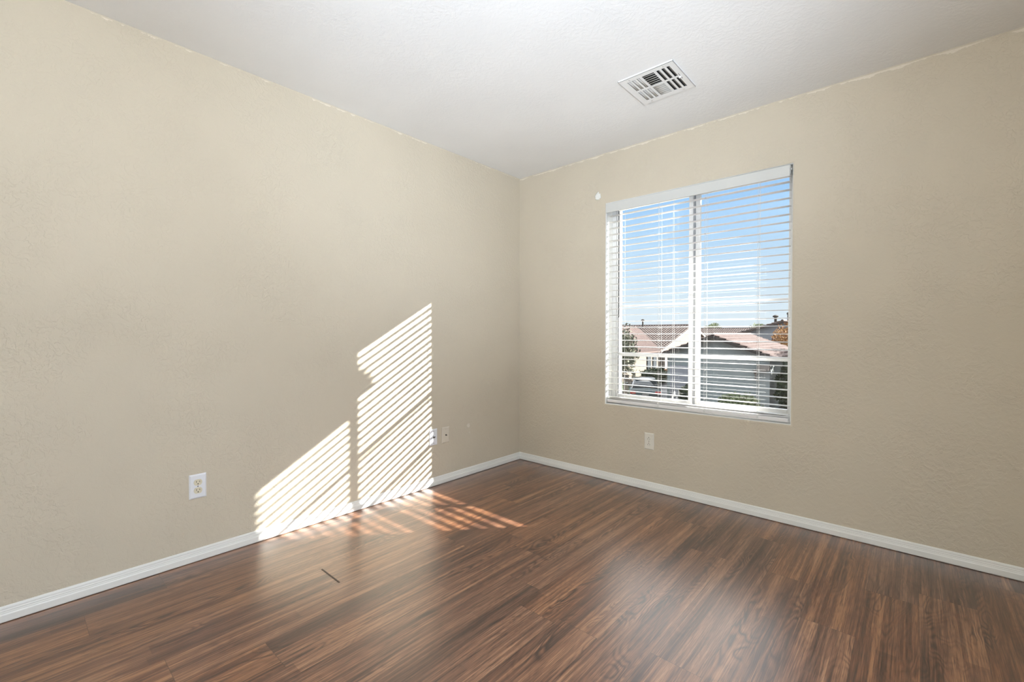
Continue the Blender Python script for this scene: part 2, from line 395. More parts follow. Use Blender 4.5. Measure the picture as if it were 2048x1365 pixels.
# ================================================================== window
win = empty('window_1', ((WX0+WX1)/2, 0.12, WZ0)); win['kind'] = 'structure'
def wpart(name, bm, mat, sm=False, parent=None):
    o = obj(name, bm, mat, parent or win, sm)
    if parent is None: o.matrix_parent_inverse = win.matrix_basis.inverted()
    return o
GX0, GX1 = 0.893, 2.012; FY0, FY1 = 0.095, 0.155
bm = bmesh.new()       # outer vinyl frame, stepped
fz0, fz1 = WZ0+0.035, WZ1-0.012
for (a, c, e_, g) in ((WX0, GX0-0.012, WZ0, WZ1), (GX1+0.012, WX1, WZ0, WZ1)):
    box(bm, a, c, FY0, FY1, e_, g, 0.002)
box(bm, GX0-0.012, GX1+0.012, FY0, FY1, WZ0, fz0, 0.002); box(bm, GX0-0.012, GX1+0.012, FY0, FY1, fz1, WZ1, 0.002)
wpart('window_frame', bm, M_white)
def sash(name, xa, xb, y0, y1, st_l, st_r):
    bm = bmesh.new()
    box(bm, xa, xa+st_l, y0, y1, fz0, fz1, 0.002); box(bm, xb-st_r, xb, y0, y1, fz0, fz1, 0.002)
    box(bm, xa+st_l, xb-st_r, y0, y1, fz0, fz0+0.030, 0.002); box(bm, xa+st_l, xb-st_r, y0, y1, fz1-0.018, fz1, 0.002)
    s = wpart(name, bm, M_white)
    return s
sl_ = sash('sliding_sash', GX0-0.010, 1.452, 0.098, 0.118, 0.014, 0.026)
sr_ = sash('fixed_sash', 1.462, GX1+0.010, 0.120, 0.145, 0.030, 0.014)
for xa, xb, y, z0_, z1_ in ((GX0, 1.430, 0.108, fz0+0.02, fz1-0.02), (1.488, GX1, 0.132, fz0+0.02, fz1-0.02)):
    bm = bmesh.new(); vs = [bm.verts.new(p) for p in ((xa, y, z0_), (xb, y, z0_), (xb, y, z1_), (xa, y, z1_))]; bm.faces.new(vs)
    wpart('glass_pane', bm, M_glass)
bm = bmesh.new(); box(bm, 1.4525, 1.4615, 0.112, 0.140, fz0, fz1); wpart('sash_track', bm, M_grey)
bm = bmesh.new(); box(bm, GX0-0.001, GX0+0.004, 0.099, 0.112, fz0+0.03, fz1-0.03); wpart('glazing_gasket', bm, M_dark)
for z, t in ((1.303, 0.014), (0.941, 0.026)):       # horizontal grille bars in both sashes
    for xa, xb, y in ((GX0+0.004, 1.426, 0.109), (1.492, GX1-0.004, 0.133)):
        bm = bmesh.new(); box(bm, xa, xb, y-0.005 if z > 1 else y-0.008, y+0.004, z-t/2, z+t/2, 0.002); wpart('grille_bar', bm, M_white)
bm = bmesh.new(); lathe(bm, [(0.002, 0.0), (0.016, 0.002), (0.017, 0.008), (0.012, 0.012)], (1.442, 0.086, 1.34), 14, 'y'); 
box(bm, 1.434, 1.450, 0.078, 0.098, 1.325, 1.355, 0.003); wpart('sash_lock', bm, M_white)

# ================================================================== blind
blind = empty('window_blind', ((WX0+WX1)/2, 0.03, 2.0))
tag(blind, 'white wide-slat horizontal blind lowered and open inside the window recess', 'blind')
inv = blind.matrix_basis.inverted
def bpart(name, bm, mat, sm=False, parent=None):
    o = obj(name, bm, mat, parent or blind, sm)
    if parent is None: o.matrix_parent_inverse = Matrix.Translation(-blind.location)
    return o
BX0, BX1 = 0.856, 2.031
bm = bmesh.new(); box(bm, WX0+0.001, 2.0335, -0.010, 0.000, 1.992, 2.0565, 0.0025); box(bm, 2.0235, 2.0335, 0.000, 0.010, 1.992, 2.0565)
bpart('valance', bm, M_val)
bm = bmesh.new(); box(bm, BX0, BX1+0.004, 0.006, 0.060, 2.010, 2.058, 0.002); bpart('headrail', bm, M_val)
SW = 0.043; TILT = math.radians(1.0); SY = 0.036
def slat_mesh():
    bm = bmesh.new(); n = 6; top = []; bot = []
    for i in range(n+1):
        t = -1+2*i/n; yy = t*SW/2; zz = 0.0022*(1-t*t); th = 0.0015*(1-0.35*abs(t)**3)
        top.append((yy, zz+th)); bot.append((yy, zz-th))
    pts = top+bot[::-1]
    prism(bm, pts, BX0, BX1, 'x')
    bmesh.ops.rotate(bm, cent=(0, 0, 0), matrix=Matrix.Rotation(TILT, 3, 'X'), verts=bm.verts[:])
    return bm
first = bpart('slat', slat_mesh(), M_slat); 
smooth(first.data); 
for p in first.data.polygons:
    if len(p.vertices) > 4: p.use_smooth = False
first.location = (0, SY, 1.972); ztop = 1.972; PITCH_S = 0.0463; rj = random.Random(4)
NS = 29
for k in range(1, NS):
    c = first.copy(); COL.objects.link(c); c.parent = blind; c.matrix_parent_inverse = first.matrix_parent_inverse.copy()
    c.location = (0, SY+rj.uniform(-.0008, .0008), ztop-k*PITCH_S+rj.uniform(-.0006, .0006)); c.rotation_euler = (rj.uniform(-.02, .02), rj.uniform(-.0006, .0006), 0)
zs = [0.6225, 0.6135]
for z in zs:                                             # spare slats resting on the bottom rail
    c = first.copy(); COL.objects.link(c); c.parent = blind; c.matrix_parent_inverse = first.matrix_parent_inverse.copy()
    c.location = (0, SY, z); c.rotation_euler = (-TILT, 0, 0)
bm = bmesh.new(); box(bm, BX0, BX1, SY-0.026, SY+0.026, 0.584, 0.606, 0.004); bpart('bottom_rail', bm, M_slat)
LX = [0.972, 1.252, 1.560, 1.868]
for x in LX:
    bm = bmesh.new()
    for yy in (SY-0.0275, SY+0.0275): cyl(bm, (x, yy, 0.59), (x, yy, 2.02), 0.0008, n=6)
    cyl(bm, (x+0.008, SY-0.0275, 0.59), (x+0.008, SY-0.0275, 2.02), 0.0008, n=6)
    for k in range(NS):
        z = ztop-k*PITCH_S-0.003; cyl(bm, (x, SY-0.0275, z-0.0023), (x, SY+0.0275, z+0.0023), 0.0006, n=4)
    bpart('ladder_cord', bm, M_cord)
    bm = bmesh.new(); lathe(bm, [(0.003, -0.001), (0.006, 0), (0.006, 0.003), (0.002, 0.004)], (x+0.004, SY-0.031, 0.595), 10, 'y'); bpart('cord_button', bm, M_cord)
bm = bmesh.new(); cyl(bm, (0.922, SY+0.033, 1.216), (0.922, SY+0.033, 1.985), 0.0035, n=6); cyl(bm, (0.922, SY+0.033, 1.975), (0.922, SY+0.02, 2.02), 0.0015, n=6)
bpart('tilt_wand', bm, M_grey)
for dx, zb in ((0.0, 0.67), (0.014, 0.70)):
    bm = bmesh.new(); cyl(bm, (1.330+dx, SY+0.034, zb), (1.330+dx*0.4, SY+0.034, 2.01), 0.0008, n=6); lc = bpart('lift_cord', bm, M_cord)
    bm = bmesh.new(); lathe(bm, [(0.002, 0.0), (0.004, -0.004), (0.0075, -0.03), (0.006, -0.036), (0.001, -0.037)], (1.330+dx, SY+0.034, zb), 12)
    bpart('tassel', bm, M_cord, True)
bm = bmesh.new(); box(bm, 2.034, 2.041, 0.002, 0.012, 2.030, 2.040, 0.002); bpart('valance_clip', bm, M_val)

# ================================================================== ceiling register
VX0, VX1, VY0, VY1 = 1.378, 1.674, -0.797, -0.485
vent = empty('ceiling_vent', ((VX0+VX1)/2, (VY0+VY1)/2, H)); tag(vent, 'white metal four-way air register on the ceiling near the window wall', 'vent')
def vpart(name, bm, mat, sm=False):
    o = obj(name, bm, mat, vent, sm); o.matrix_parent_inverse = Matrix.Translation(-vent.location); return o
VW, VH = VX1-VX0, VY1-VY0
def vu(u): return VX0+u*VW
def vv(v): return VY0+v*VH
PZ0, PZ1 = H-0.0085, H-0.0070            # face plate
# cell openings (u0,u1,v0,v1)
opens = []
for u0, u1 in ((0.125, 0.180), (0.215, 0.270), (0.305, 0.360)):
    for v0, v1 in ((0.10, 0.46), (0.51, 0.87)): opens.append((u0, u1, v0, v1, 'L'))
for u0, u1 in ((0.665, 0.720), (0.755, 0.810), (0.845, 0.900)):
    for v0, v1 in ((0.10, 0.46), (0.51, 0.87)): opens.append((u0, u1, v0, v1, 'R'))
opens.append((0.405, 0.620, 0.10, 0.48, 'N')); opens.append((0.405, 0.620, 0.51, 0.87, 'F'))
us = sorted({0.0, 1.0} | {o[0] for o in opens} | {o[1] for o in opens}); vs_ = sorted({0.0, 1.0} | {o[2] for o in opens} | {o[3] for o in opens})
bm = bmesh.new()
def is_open(u, v): return any(o[0] < u < o[1] and o[2] < v < o[3] for o in opens)
grid = {}
for i in range(len(us)-1):
    for j in range(len(vs_)-1):
        if not is_open((us[i]+us[i+1])/2, (vs_[j]+vs_[j+1])/2):
            for a, c in ((i, j), (i+1, j), (i+1, j+1), (i, j+1)):
                if (a, c) not in grid: grid[(a, c)] = bm.verts.new((vu(us[a]), vv(vs_[c]), PZ0))
            bm.faces.new([grid[(i, j)], grid[(i+1, j)], grid[(i+1, j+1)], grid[(i, j+1)]])
r = bmesh.ops.extrude_face_region(bm, geom=bm.faces[:])
bmesh.ops.translate(bm, vec=(0, 0, PZ1-PZ0), verts=[g for g in r['geom'] if isinstance(g, bmesh.types.BMVert)])
bmesh.ops.recalc_face_normals(bm, faces=bm.faces[:])
# raised rim turned up to the ceiling
t = 0.0012
for (a, c, d_, e_) in ((VX0, VX1, VY0, VY0+t), (VX0, VX1, VY1-t, VY1), (VX0, VX0+t, VY0, VY1), (VX1-t, VX1, VY0, VY1)):
    box(bm, a, c, d_, e_, PZ0, H)
vpart('face_plate', bm, M_ventw)
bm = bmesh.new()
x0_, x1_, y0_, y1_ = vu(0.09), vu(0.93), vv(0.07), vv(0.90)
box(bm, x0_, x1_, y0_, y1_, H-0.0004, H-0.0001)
vpart('duct_dark_sheet', bm, M_duct)  # flat black sheet, the dark of the duct put into its colour
def blade(x0, x1, y0, y1, direction, depth=0.0085):
    bm = bmesh.new(); zt = H-0.0008; zb = PZ0+0.0002
    # curved blade: from the plate edge up and over
    n = 4; pts = []
    for i in range(n+1):
        s = i/n; pts.append((s, zb+((zt-zb) if direction != 'N' else 0.0030)*(s**1.25)))
    if direction == 'L': xy = [((x0+(x1-x0)*(0.18+0.82*s)), z) for s, z in pts]; ax = 'y'
    elif direction == 'R': xy = [((x1-(x1-x0)*s*0.75), z) for s, z in pts]; ax = 'y'
    elif direction == 'N': xy = [((y0+(y1-y0)*s), z) for s, z in pts]; ax = 'x'
    else: xy = [((y1-(y1-y0)*(0.16+0.84*s)), z) for s, z in pts]; ax = 'x'
    poly = xy+[(p, z+0.0006) for p, z in xy[::-1]]
    if ax == 'y': prism(bm, poly, y0, y1, 'y')
    else: prism(bm, poly, x0, x1, 'x')
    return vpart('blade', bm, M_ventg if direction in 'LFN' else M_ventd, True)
# camera is towards +x / -y: left blades lean so that their face shows, right ones turn away
for u0, u1, v0, v1, d in opens:
    if d in 'LR':
        blade(vu(u0), vu(u1), vv(v0), vv(v1), d)
    else:
        nb = 6; hh = (v1-v0)/nb
        for k in range(nb):
            a, c = v0+k*hh, v0+(k+1)*hh
            if d == 'N': blade(vu(u0), vu(u1), vv(a+hh*0.48), vv(c), 'N')
            else: blade(vu(u0), vu(u1), vv(a), vv(c), 'F')
bm = bmesh.new(); box(bm, vu(0.925), vu(0.932), vv(0.40), vv(0.58), PZ0-0.0008, PZ0); vpart('lever_slot', bm, M_slot)
bm = bmesh.new(); box(bm, vu(0.90), vu(0.945), vv(0.485), vv(0.505), PZ0-0.010, PZ0, 0.001); vpart('damper_lever', bm, M_ventw)
for u, v in ((0.19, 0.05), (0.81, 0.05), (0.81, 0.94), (0.19, 0.94)):
    bm = bmesh.new(); lathe(bm, [(0.0042, 0), (0.0036, -0.0012), (0.0015, -0.0016)], (vu(u), vv(v), PZ0), 12); vpart('screw', bm, M_ventg, True)

# ================================================================== wall plates
# local frame: plate in XZ plane, facing -Y, centre at origin
def plate_body(w=0.070, h=0.116, d=0.0065):
    bm = bmesh.new(); iw, ih = w/2-0.006, h/2-0.006
    R0 = [(-w/2, 0, -h/2), (w/2, 0, -h/2), (w/2, 0, h/2), (-w/2, 0, h/2)]
    R1 = [(x, -d*0.45, z) for x, y, z in R0]
    R2 = [(-iw, -d, -ih), (iw, -d, -ih), (iw, -d, ih), (-iw, -d, ih)]
    rs = [[bm.verts.new(p) for p in r] for r in (R0, R1, R2)]
    for a, c in zip(rs, rs[1:]):
        for i in range(4): bm.faces.new((a[i], a[(i+1) % 4], c[(i+1) % 4], c[i]))
    bm.faces.new(rs[0][::-1]); bm.faces.new(rs[-1]); bmesh.ops.recalc_face_normals(bm, faces=bm.faces[:])
    return bm
def screw(parent, x, z, y, mat, r=0.0028):
    bm = bmesh.new(); lathe(bm, [(r, 0), (r*0.9, -0.0008), (r*0.5, -0.0011)], (x, y, z), 12, 'y'); box(bm, x-r*0.8, x+r*0.8, y-0.0013, y-0.0010, z-0.0003, z+0.0003)
    return obj('screw', bm, mat, parent, True)
def duplex(pm, rm, flip=False):
    root = empty('electrical_outlet'); obj('wall_plate', plate_body(), pm, root)
    sgn = -1 if flip else 1
    for s in (1, -1):
        bm = bmesh.new(); cz = s*0.0195; n = 28; pts = []
        for i in range(n):
            t = 2*PI*i/n; pts.append((0.0172*math.cos(t), cz+max(-0.0142, min(0.0142, 0.0172*math.sin(t)))))
        prism(bm, pts, -0.0088, -0.0062, 'y')
        rcp = obj('receptacle', bm, rm, root)
        y = -0.0088
        bm = bmesh.new()
        box(bm, -0.0076, -0.0054, y-0.0003, y, cz+sgn*0.0035-0.0038, cz+sgn*0.0035+0.0038); box(bm, 0.0054, 0.0074, y-0.0003, y, cz+sgn*0.0035-0.0032, cz+sgn*0.0035+0.0032)
        lathe(bm, [(0.0026, 0), (0.0026, -0.0003)], (0, y, cz-sgn*0.0075), 12, 'y')
        obj('slot', bm, M_slot, rcp)
    screw(root, 0, 0, -0.0065, M_brass)
    return root
o = duplex(M_platew, M_recept); o.rotation_euler = (0, 0, PI/2); o.location = (0.0005, -2.378, 0.361)
tag(o, 'white duplex outlet with ivory sockets low on the left wall, left of the sun patch', 'outlet')
o = duplex(M_platei, M_platei, True); o.location = (1.196, -0.0005, 0.344)
tag(o, 'small off-white duplex outlet on the wall below the window', 'outlet')
def coax(pm, name, jack=True):
    root = empty(name); obj('wall_plate', plate_body(), pm, root)
    bm = bmesh.new(); lathe(bm, [(0.0062, 0), (0.0062, -0.002), (0.0048, -0.002), (0.0046, -0.010), (0.0032, -0.011), (0.001, -0.009)], (0, -0.0065, 0), 14, 'y')
    obj('jack', bm, M_brass, root, True)
    screw(root, 0, 0.042, -0.0065, M_brass if jack else pm); screw(root, 0, -0.042, -0.0065, M_brass if jack else pm)
    return root
o = coax(M_platew, 'cable_plate'); o.rotation_euler = (0, 0, PI/2); o.location = (0.0005, -0.953, 0.352)
bm = bmesh.new(); lathe(bm, [(0.0028, 0), (0.0024, -0.006)], (0.010, -0.0065, 0.001), 10, 'y'); obj('connector_pin', bm, M_brass, o)
tag(o, 'white cable jack wall plate at the edge of the striped sunlight on the left wall', 'wall plate')
o = coax(M_platec, 'phone_plate', False); o.rotation_euler = (0, 0, PI/2); o.location = (0.0005, -0.840, 0.350)
tag(o, 'beige wall-coloured jack plate just right of the white cable plate', 'wall plate')

# plaster touch ups
def blob(name, c, axis, w, h, seed, mat, th=0.0018):
    bm = bmesh.new(); r_ = random.Random(seed); n = 22; ring = []; inner = []
    for i in range(n):
        t = 2*PI*i/n; k = 0.75+0.45*r_.random()
        a, b_ = w/2*k*math.cos(t), h/2*k*math.sin(t)
        def P(a, b_, d): return (c[0]+a, c[1]-d, c[2]+b_) if axis == 'y' else (c[0]+d, c[1]+a, c[2]+b_)
        ring.append(bm.verts.new(P(a, b_, 0))); inner.append(bm.verts.new(P(a*0.8, b_*0.8, th*(0.6+0.5*r_.random()))))
    for i in range(n): bm.faces.new((ring[i], ring[(i+1) % n], inner[(i+1) % n], inner[i]))
    bm.faces.new(inner); bm.faces.new(ring[::-1]); bmesh.ops.recalc_face_normals(bm, faces=bm.faces[:])
    return obj(name, bm, mat, None, True)
o = blob('plaster_patch', (0.779, 0, 2.133), 'y', 0.052, 0.058, 3, M_spack); tag(o, 'small rough white plaster patch on the wall left of the blind valance', 'patch')
o = blob('paint_patch', (0, -0.608, 0.382), 'x', 0.036, 0.042, 9, M_spackb, 0.0008); tag(o, 'faint pale touched-up paint spot on the left wall right of the beige plate', 'patch')
o = blob('paint_patch', (0, -0.600, 0.330), 'x', 0.026, 0.010, 12, M_spackb, 0.0008); tag(o, 'thin pale paint dab just below the round touched-up spot on the left wall', 'patch')

# dark gap strip in the floor
bm = bmesh.new(); box(bm, 0.527, 0.694, -2.0235, -2.0165, 0.0002, 0.0008); o = obj('floor_gap', bm, plain('dark_gap', (0.05, 0.028, 0.02), 0.5, 0.4, 60)); o['kind'] = 'structure'; o.name = 'trim_1'

# ================================================================== outside
GZ = -2.95
def ground_mat():
    m, nt, b = new_mat('ground_gravel'); co = objco(nt)
    n1 = noise_node(nt, co, 0.25, 4); n2 = noise_node(nt, co, 9, 5, 0.7)
    a = ramp(nt, n1.outputs['Fac'], [(0.4, (0.07, 0.06, 0.05)), (0.6, (0.10, 0.08, 0.068))]).outputs[0]
    c = ramp(nt, n2.outputs['Fac'], [(0.35, (0.05, 0.042, 0.036)), (0.65, (0.13, 0.105, 0.09))]).outputs[0]
    nt.links.new(mix_rgb(nt, 0.45, a, c), b.inputs['Base Color']); b.inputs['Roughness'].default_value = 0.95
    return m
def flat_quad(name, pts, z, mat, kind='structure'):
    bm = bmesh.new(); prism(bm, pts, z-0.05, z, 'z'); return obj(name, bm, mat, kind=kind)
flat_quad('ground', [(-140, 0.5), (60, 0.5), (60, 220), (-140, 220)], GZ, ground_mat())
M_drive = plain('concrete_drive', (0.10, 0.10, 0.105), 0.9, 0.12, 2)
M_lawn = plain('lawn_green', (0.035, 0.06, 0.022), 0.95, 0.5, 14, bmp=0.5)
M_redg = plain('red_gravel', (0.16, 0.085, 0.07), 0.95, 0.7, 16, bmp=0.8, bscale=30)
flat_quad('driveway', [(-13.0, 12), (-6.5, 12), (-6.8, 34), (-12.5, 34)], GZ+0.03, M_drive)
flat_quad('lawn', [(-22.0, 18), (-13.2, 18), (-12.7, 34), (-22.0, 34)], GZ+0.03, M_lawn)
flat_quad('gravel_bed', [(-3.2, 14), (8, 14), (8, 22.9), (-2.9, 22.9)], GZ+0.03, M_redg)

M_cream = plain('cream_stucco', (0.17, 0.138, 0.108), 0.9, 0.04, 5)
M_greyst = plain('grey_green_stucco', (0.27, 0.30, 0.29), 0.9, 0.05, 5)
M_blue = plain('grey_stucco', (0.28, 0.28, 0.30), 0.9, 0.05, 3)
M_trimw = plain('white_trim_paint', (0.20, 0.185, 0.165), 0.7, 0.03)
M_brown = plain('dark_fascia', (0.045, 0.038, 0.035), 0.8, 0.1)
M_pane = plain('dark_house_glass', (0.03, 0.04, 0.05), 0.12, 0.1)
def tile_mat(name, c1, c2):
    m, nt, b = new_mat(name); co = objco(nt)
    n1 = noise_node(nt, co, 3.2, 3); n2 = noise_node(nt, co, 0.4, 3)
    a = ramp(nt, n1.outputs['Fac'], [(0.35, c1), (0.65, c2)]).outputs[0]
    nt.links.new(a, b.inputs['Base Color']); b.inputs['Roughness'].default_value = 0.85
    return m
M_tile = tile_mat('pinkish_roof_tile', (0.090, 0.058, 0.051), (0.120, 0.079, 0.070))
M_tiled = tile_mat('brown_roof_tile', (0.10, 0.074, 0.066), (0.14, 0.105, 0.094))
def roof_slope(bm, eaveA, eaveB, ridgeA, ridgeB, course=0.36, lift=0.055, wave=0.0):
    """stepped tile courses between the eave line A-B and the ridge line A-B"""
    eA, eB, rA, rB = map(Vector, (eaveA, eaveB, ridgeA, ridgeB))
    n = max(2, int(((rA+rB)/2-(eA+eB)/2).length/course))
    nrm = (eB-eA).cross((rA-eA) if (rA-eA).length > 0.01 else (rB-eA)).normalized()
    if nrm.z < 0: nrm = -nrm
    m = max(1, int((eB-eA).length/0.30)) if wave else 1
    prev = None
    for k in range(n):
        a0, b0 = eA.lerp(rA, k/n), eB.lerp(rB, k/n); a1, b1 = eA.lerp(rA, (k+1)/n), eB.lerp(rB, (k+1)/n)
        lo = []; hi = []; un = []
        for i in range(m*4+1 if wave else 2):
            f = i/(m*4 if wave else 1); w = wave*abs(math.sin(PI*i/4)) if wave else 0
            lo.append(bm.verts.new(a0.lerp(b0, f)+nrm*(lift+w))); hi.append(bm.verts.new(a1.lerp(b1, f)+nrm*w)); un.append(bm.verts.new(a0.lerp(b0, f)))
        for i in range(len(lo)-1):
            bm.faces.new((lo[i], lo[i+1], hi[i+1], hi[i])); bm.faces.new((un[i], un[i+1], lo[i+1], lo[i]))
def gable_house(name, label, x0, x1, y0, y1, ze, zr, along, wm, rm, over=0.35, fascia=True):
    """along='y': ridge runs in y, gables face -y/+y.  along='x': gables face -x/+x"""
    root = empty(name, ((x0+x1)/2, (y0+y1)/2, GZ)); T = Matrix.Translation(-root.location)
    def P(n, bm, mat):
        o = obj(n, bm, mat, root); o.matrix_parent_inverse = T; return o
    bm = bmesh.new()
    if along == 'y':
        c = (x0+x1)/2; prism(bm, [(x0, GZ), (x1, GZ), (x1, ze), (c, zr-0.12), (x0, ze)], y0, y1, 'y')
    else:
        c = (y0+y1)/2; prism(bm, [(y0, GZ), (y1, GZ), (y1, ze), (c, zr-0.12), (y0, ze)], x0, x1, 'x')
    P('walls', bm, wm)
    bm = bmesh.new(); sl = (zr-ze)/((x1-x0)/2 if along == 'y' else (y1-y0)/2); zo = ze-sl*over
    if along == 'y':
        for s in (-1, 1):
            xe = x0-over if s < 0 else x1+over
            roof_slope(bm, (xe, y0-over, zo), (xe, y1+over, zo), (c, y0-over, zr), (c, y1+over, zr), wave=0.05)
            # underside
            prism(bm, [(xe, zo-0.10), (xe, zo), (c, zr), (c, zr-0.10)], y0-over, y1+over, 'y')
        cyl(bm, (c, y0-over, zr+0.03), (c, y1+over, zr+0.03), 0.10, n=8)
    else:
        for s in (-1, 1):
            ye = y0-over if s < 0 else y1+over
            roof_slope(bm, (x0-over, ye, zo), (x1+over, ye, zo), (x0-over, c, zr), (x1+over, c, zr), wave=0.05)
            prism(bm, [(ye, zo-0.10), (ye, zo), (c, zr), (c, zr-0.10)], x0-over, x1+over, 'x')
        cyl(bm, (x0-over, c, zr+0.03), (x1+over, c, zr+0.03), 0.10, n=8)
    P('roof', bm, rm)
    tag(root, label, 'house')
    root['_c'] = 0; del root['_c']
    return root, P
def vent_pipe(P, x, y, z0, z1, r=0.06, cap=True):
    bm = bmesh.new(); cyl(bm, (x, y, z0), (x, y, z1), r, n=10)
    if cap: lathe(bm, [(r*1.1, -0.02), (r*2.0, 0.02), (r*2.1, 0.10), (r*0.8, 0.17)], (x, y, z1-0.05), 12)
    P('vent_pipe', bm, M_brown)

# house B: near house, gable end to us in shade
rt, P = gable_house('house', 'nearest house in shade, grey gable end and tile roof, in the right window pane', -8.35, -2.95, 23.1, 30.0, 0.02, 1.02, 'y', M_greyst, M_tile, 0.42)
bm = bmesh.new()
for s, xe in ((-1, -8.77), (1, -2.53)):
    zo = 0.02-0.42*(1.0/2.7); prism(bm, [(xe, zo-0.16), (xe, zo-0.02), (-5.65, 1.0), (-5.65, 0.84)], 22.62, 22.68, 'y')
P('fascia_board', bm, M_brown)
bm = bmesh.new(); box(bm, -8.15, -6.9, 23.02, 23.1, -2.95, -0.75); P('garage_door', bm, M_blue)
# pale block put in for the sunlit patch on the porch column
bm = bmesh.new(); box(bm, -3.42, -2.92, 22.62, 23.1, -0.78, -0.50); P('lit_patch_block', bm, M_trimw)
bm = bmesh.new(); cyl(bm, (-3.6, 22.98, -1.35), (-3.6, 22.98, -0.98), 0.035, n=8); lathe(bm, [(0.04, 0), (0.10, 0.05), (0.11, 0.16), (0.03, 0.22)], (-3.6, 22.95, -0.98), 12); P('wall_lamp', bm, M_trimw)
# house C behind at right
rt, P = gable_house('house', 'house with dusky roof and two vents behind the nearest one, right edge of window', -8.6, -1.0, 36.0, 44.0, 0.95, 2.05, 'y', M_blue, M_tiled, 0.4)
vent_pipe(P, -5.4, 36.4, 1.6, 2.42, 0.10); vent_pipe(P, -4.65, 36.8, 1.8, 2.62, 0.045)
bm = bmesh.new(); roof_slope(bm, (-6.2, 33.6, -0.55), (-1.0, 33.6, -0.55), (-6.2, 36.0, 0.25), (-1.0, 36.0, 0.25), wave=0.05); prism(bm, [(33.6, -0.68), (33.6, -0.55), (36.0, 0.25), (36.0, 0.12)], -6.2, -1.0, 'x'); P('porch_roof', bm, M_tiled)
bm = bmesh.new(); box(bm, -6.0, -1.0, 34.2, 36.0, GZ, -0.45); P('porch_wall', bm, M_blue)
# house A at left: gable facing +x, wing towards us with its sunlit slope
rt, P = gable_house('house', 'cream house with pinkish tile roof and sunlit gable, in the left window pane', -24.5, -15.3, 37.9, 53.0, -0.38, 2.0, 'x', M_cream, M_tiled, 0.35)
bm = bmesh.new()
roof_slope(bm, (-14.95, 30.4, -0.50), (-14.95, 37.9, -0.50), (-21.2, 30.4, 1.90), (-21.2, 45.0, 1.90), wave=0.05)
prism(bm, [(-14.95, -0.62), (-14.95, -0.50), (-21.2, 1.9), (-27.4, -0.50), (-27.4, -0.62)], 30.4, 38.2, 'y'); P('wing_roof', bm, M_tile)
bm = bmesh.new(); prism(bm, [(-15.35, GZ), (-15.35, -0.52), (-21.2, 1.7), (-27.0, -0.52), (-27.0, GZ)], 30.8, 38.4, 'y'); P('wing_walls', bm, M_cream)
vent_pipe(P, -20.2, 44.6, 1.8, 2.62, 0.09)
bm = bmesh.new(); prism(bm, [(37.35, -0.72), (37.35, -0.52), (45.45, 2.02), (45.45, 1.82)], -14.95, -14.86, 'x'); prism(bm, [(53.5, -0.72), (53.5, -0.52), (45.45, 2.02), (45.45, 1.82)], -14.95, -14.86, 'x'); P('rake_board', bm, M_trimw)
for yy in (35.3, 36.5):
    bm = bmesh.new(); box(bm, -15.36, -15.26, yy, yy+0.7, -2.3, -0.9); w_ = P('window', bm, M_pane)
bm = bmesh.new(); box(bm, -15.2, -14.9, 38.2, 38.6, GZ, -0.6); P('porch_column', bm, M_trimw)
bm = bmesh.new(); box(bm, -15.2, -14.9, 40.2, 40.7, GZ, -0.6); P('porch_column', bm, M_trimw)
# far roofs
rt, P = gable_house('house', 'distant low roof seen just right of the window mullion', -24, -12.8, 66, 74, 0.6, 1.9, 'x', M_cream, M_tiled, 0.3)
rt, P = gable_house('house', 'distant low roof with thin vent pipes, centre of the right window pane', -12.0, -4.0, 84, 92, 0.3, 1.55, 'x', M_cream, M_tiled, 0.3)
vent_pipe(P, -11.4, 86.5, 0.9, 3.3, 0.06, False); vent_pipe(P, -9.6, 86.8, 0.9, 2.8, 0.11)

# vegetation
def leaf_mat(name, c1, c2):
    m, nt, b = new_mat(name); co = objco(nt)
    n1 = noise_node(nt, co, 5, 3)
    a = ramp(nt, n1.outputs['Fac'], [(0.35, c1), (0.65, c2)]).outputs[0]
    nt.links.new(a, b.inputs['Base Color']); b.inputs['Roughness'].default_value = 0.8
    return m
M_leafg = leaf_mat('olive_leaves', (0.060, 0.068, 0.040), (0.17, 0.175, 0.12))
M_leafd = leaf_mat('dark_leaves', (0.012, 0.022, 0.010), (0.040, 0.060, 0.022))
M_leafo = leaf_mat('autumn_leaves', (0.24, 0.105, 0.035), (0.36, 0.20, 0.07))
M_leafb = leaf_mat('bright_bush_leaves', (0.08, 0.11, 0.045), (0.24, 0.27, 0.14))
M_bark = plain('bark', (0.09, 0.06, 0.045), 0.9, 0.3, 8)
def foliage(bm, c, rad, n, size, seed):
    r_ = random.Random(seed)
    for i in range(n):
        d = Vector((r_.gauss(0, 1), r_.gauss(0, 1), r_.gauss(0, 1))).normalized()
        k = r_.random()**0.4
        k *= 0.78+0.42*mnoise.noise(d*2.3+Vector((seed, 0, 0)))+0.1
        p = Vector(c)+Vector((d.x*rad[0]*k, d.y*rad[1]*k, d.z*rad[2]*k))
        a = Vector((r_.gauss(0, 1), r_.gauss(0, 1), r_.gauss(0, 1))).normalized(); b_ = a.orthogonal().normalized(); s = size*(0.6+0.8*r_.random())
        bm.faces.new([bm.verts.new(p+a*s), bm.verts.new(p+b_*s*0.5), bm.verts.new(p-a*s), bm.verts.new(p-b_*s*0.5)])
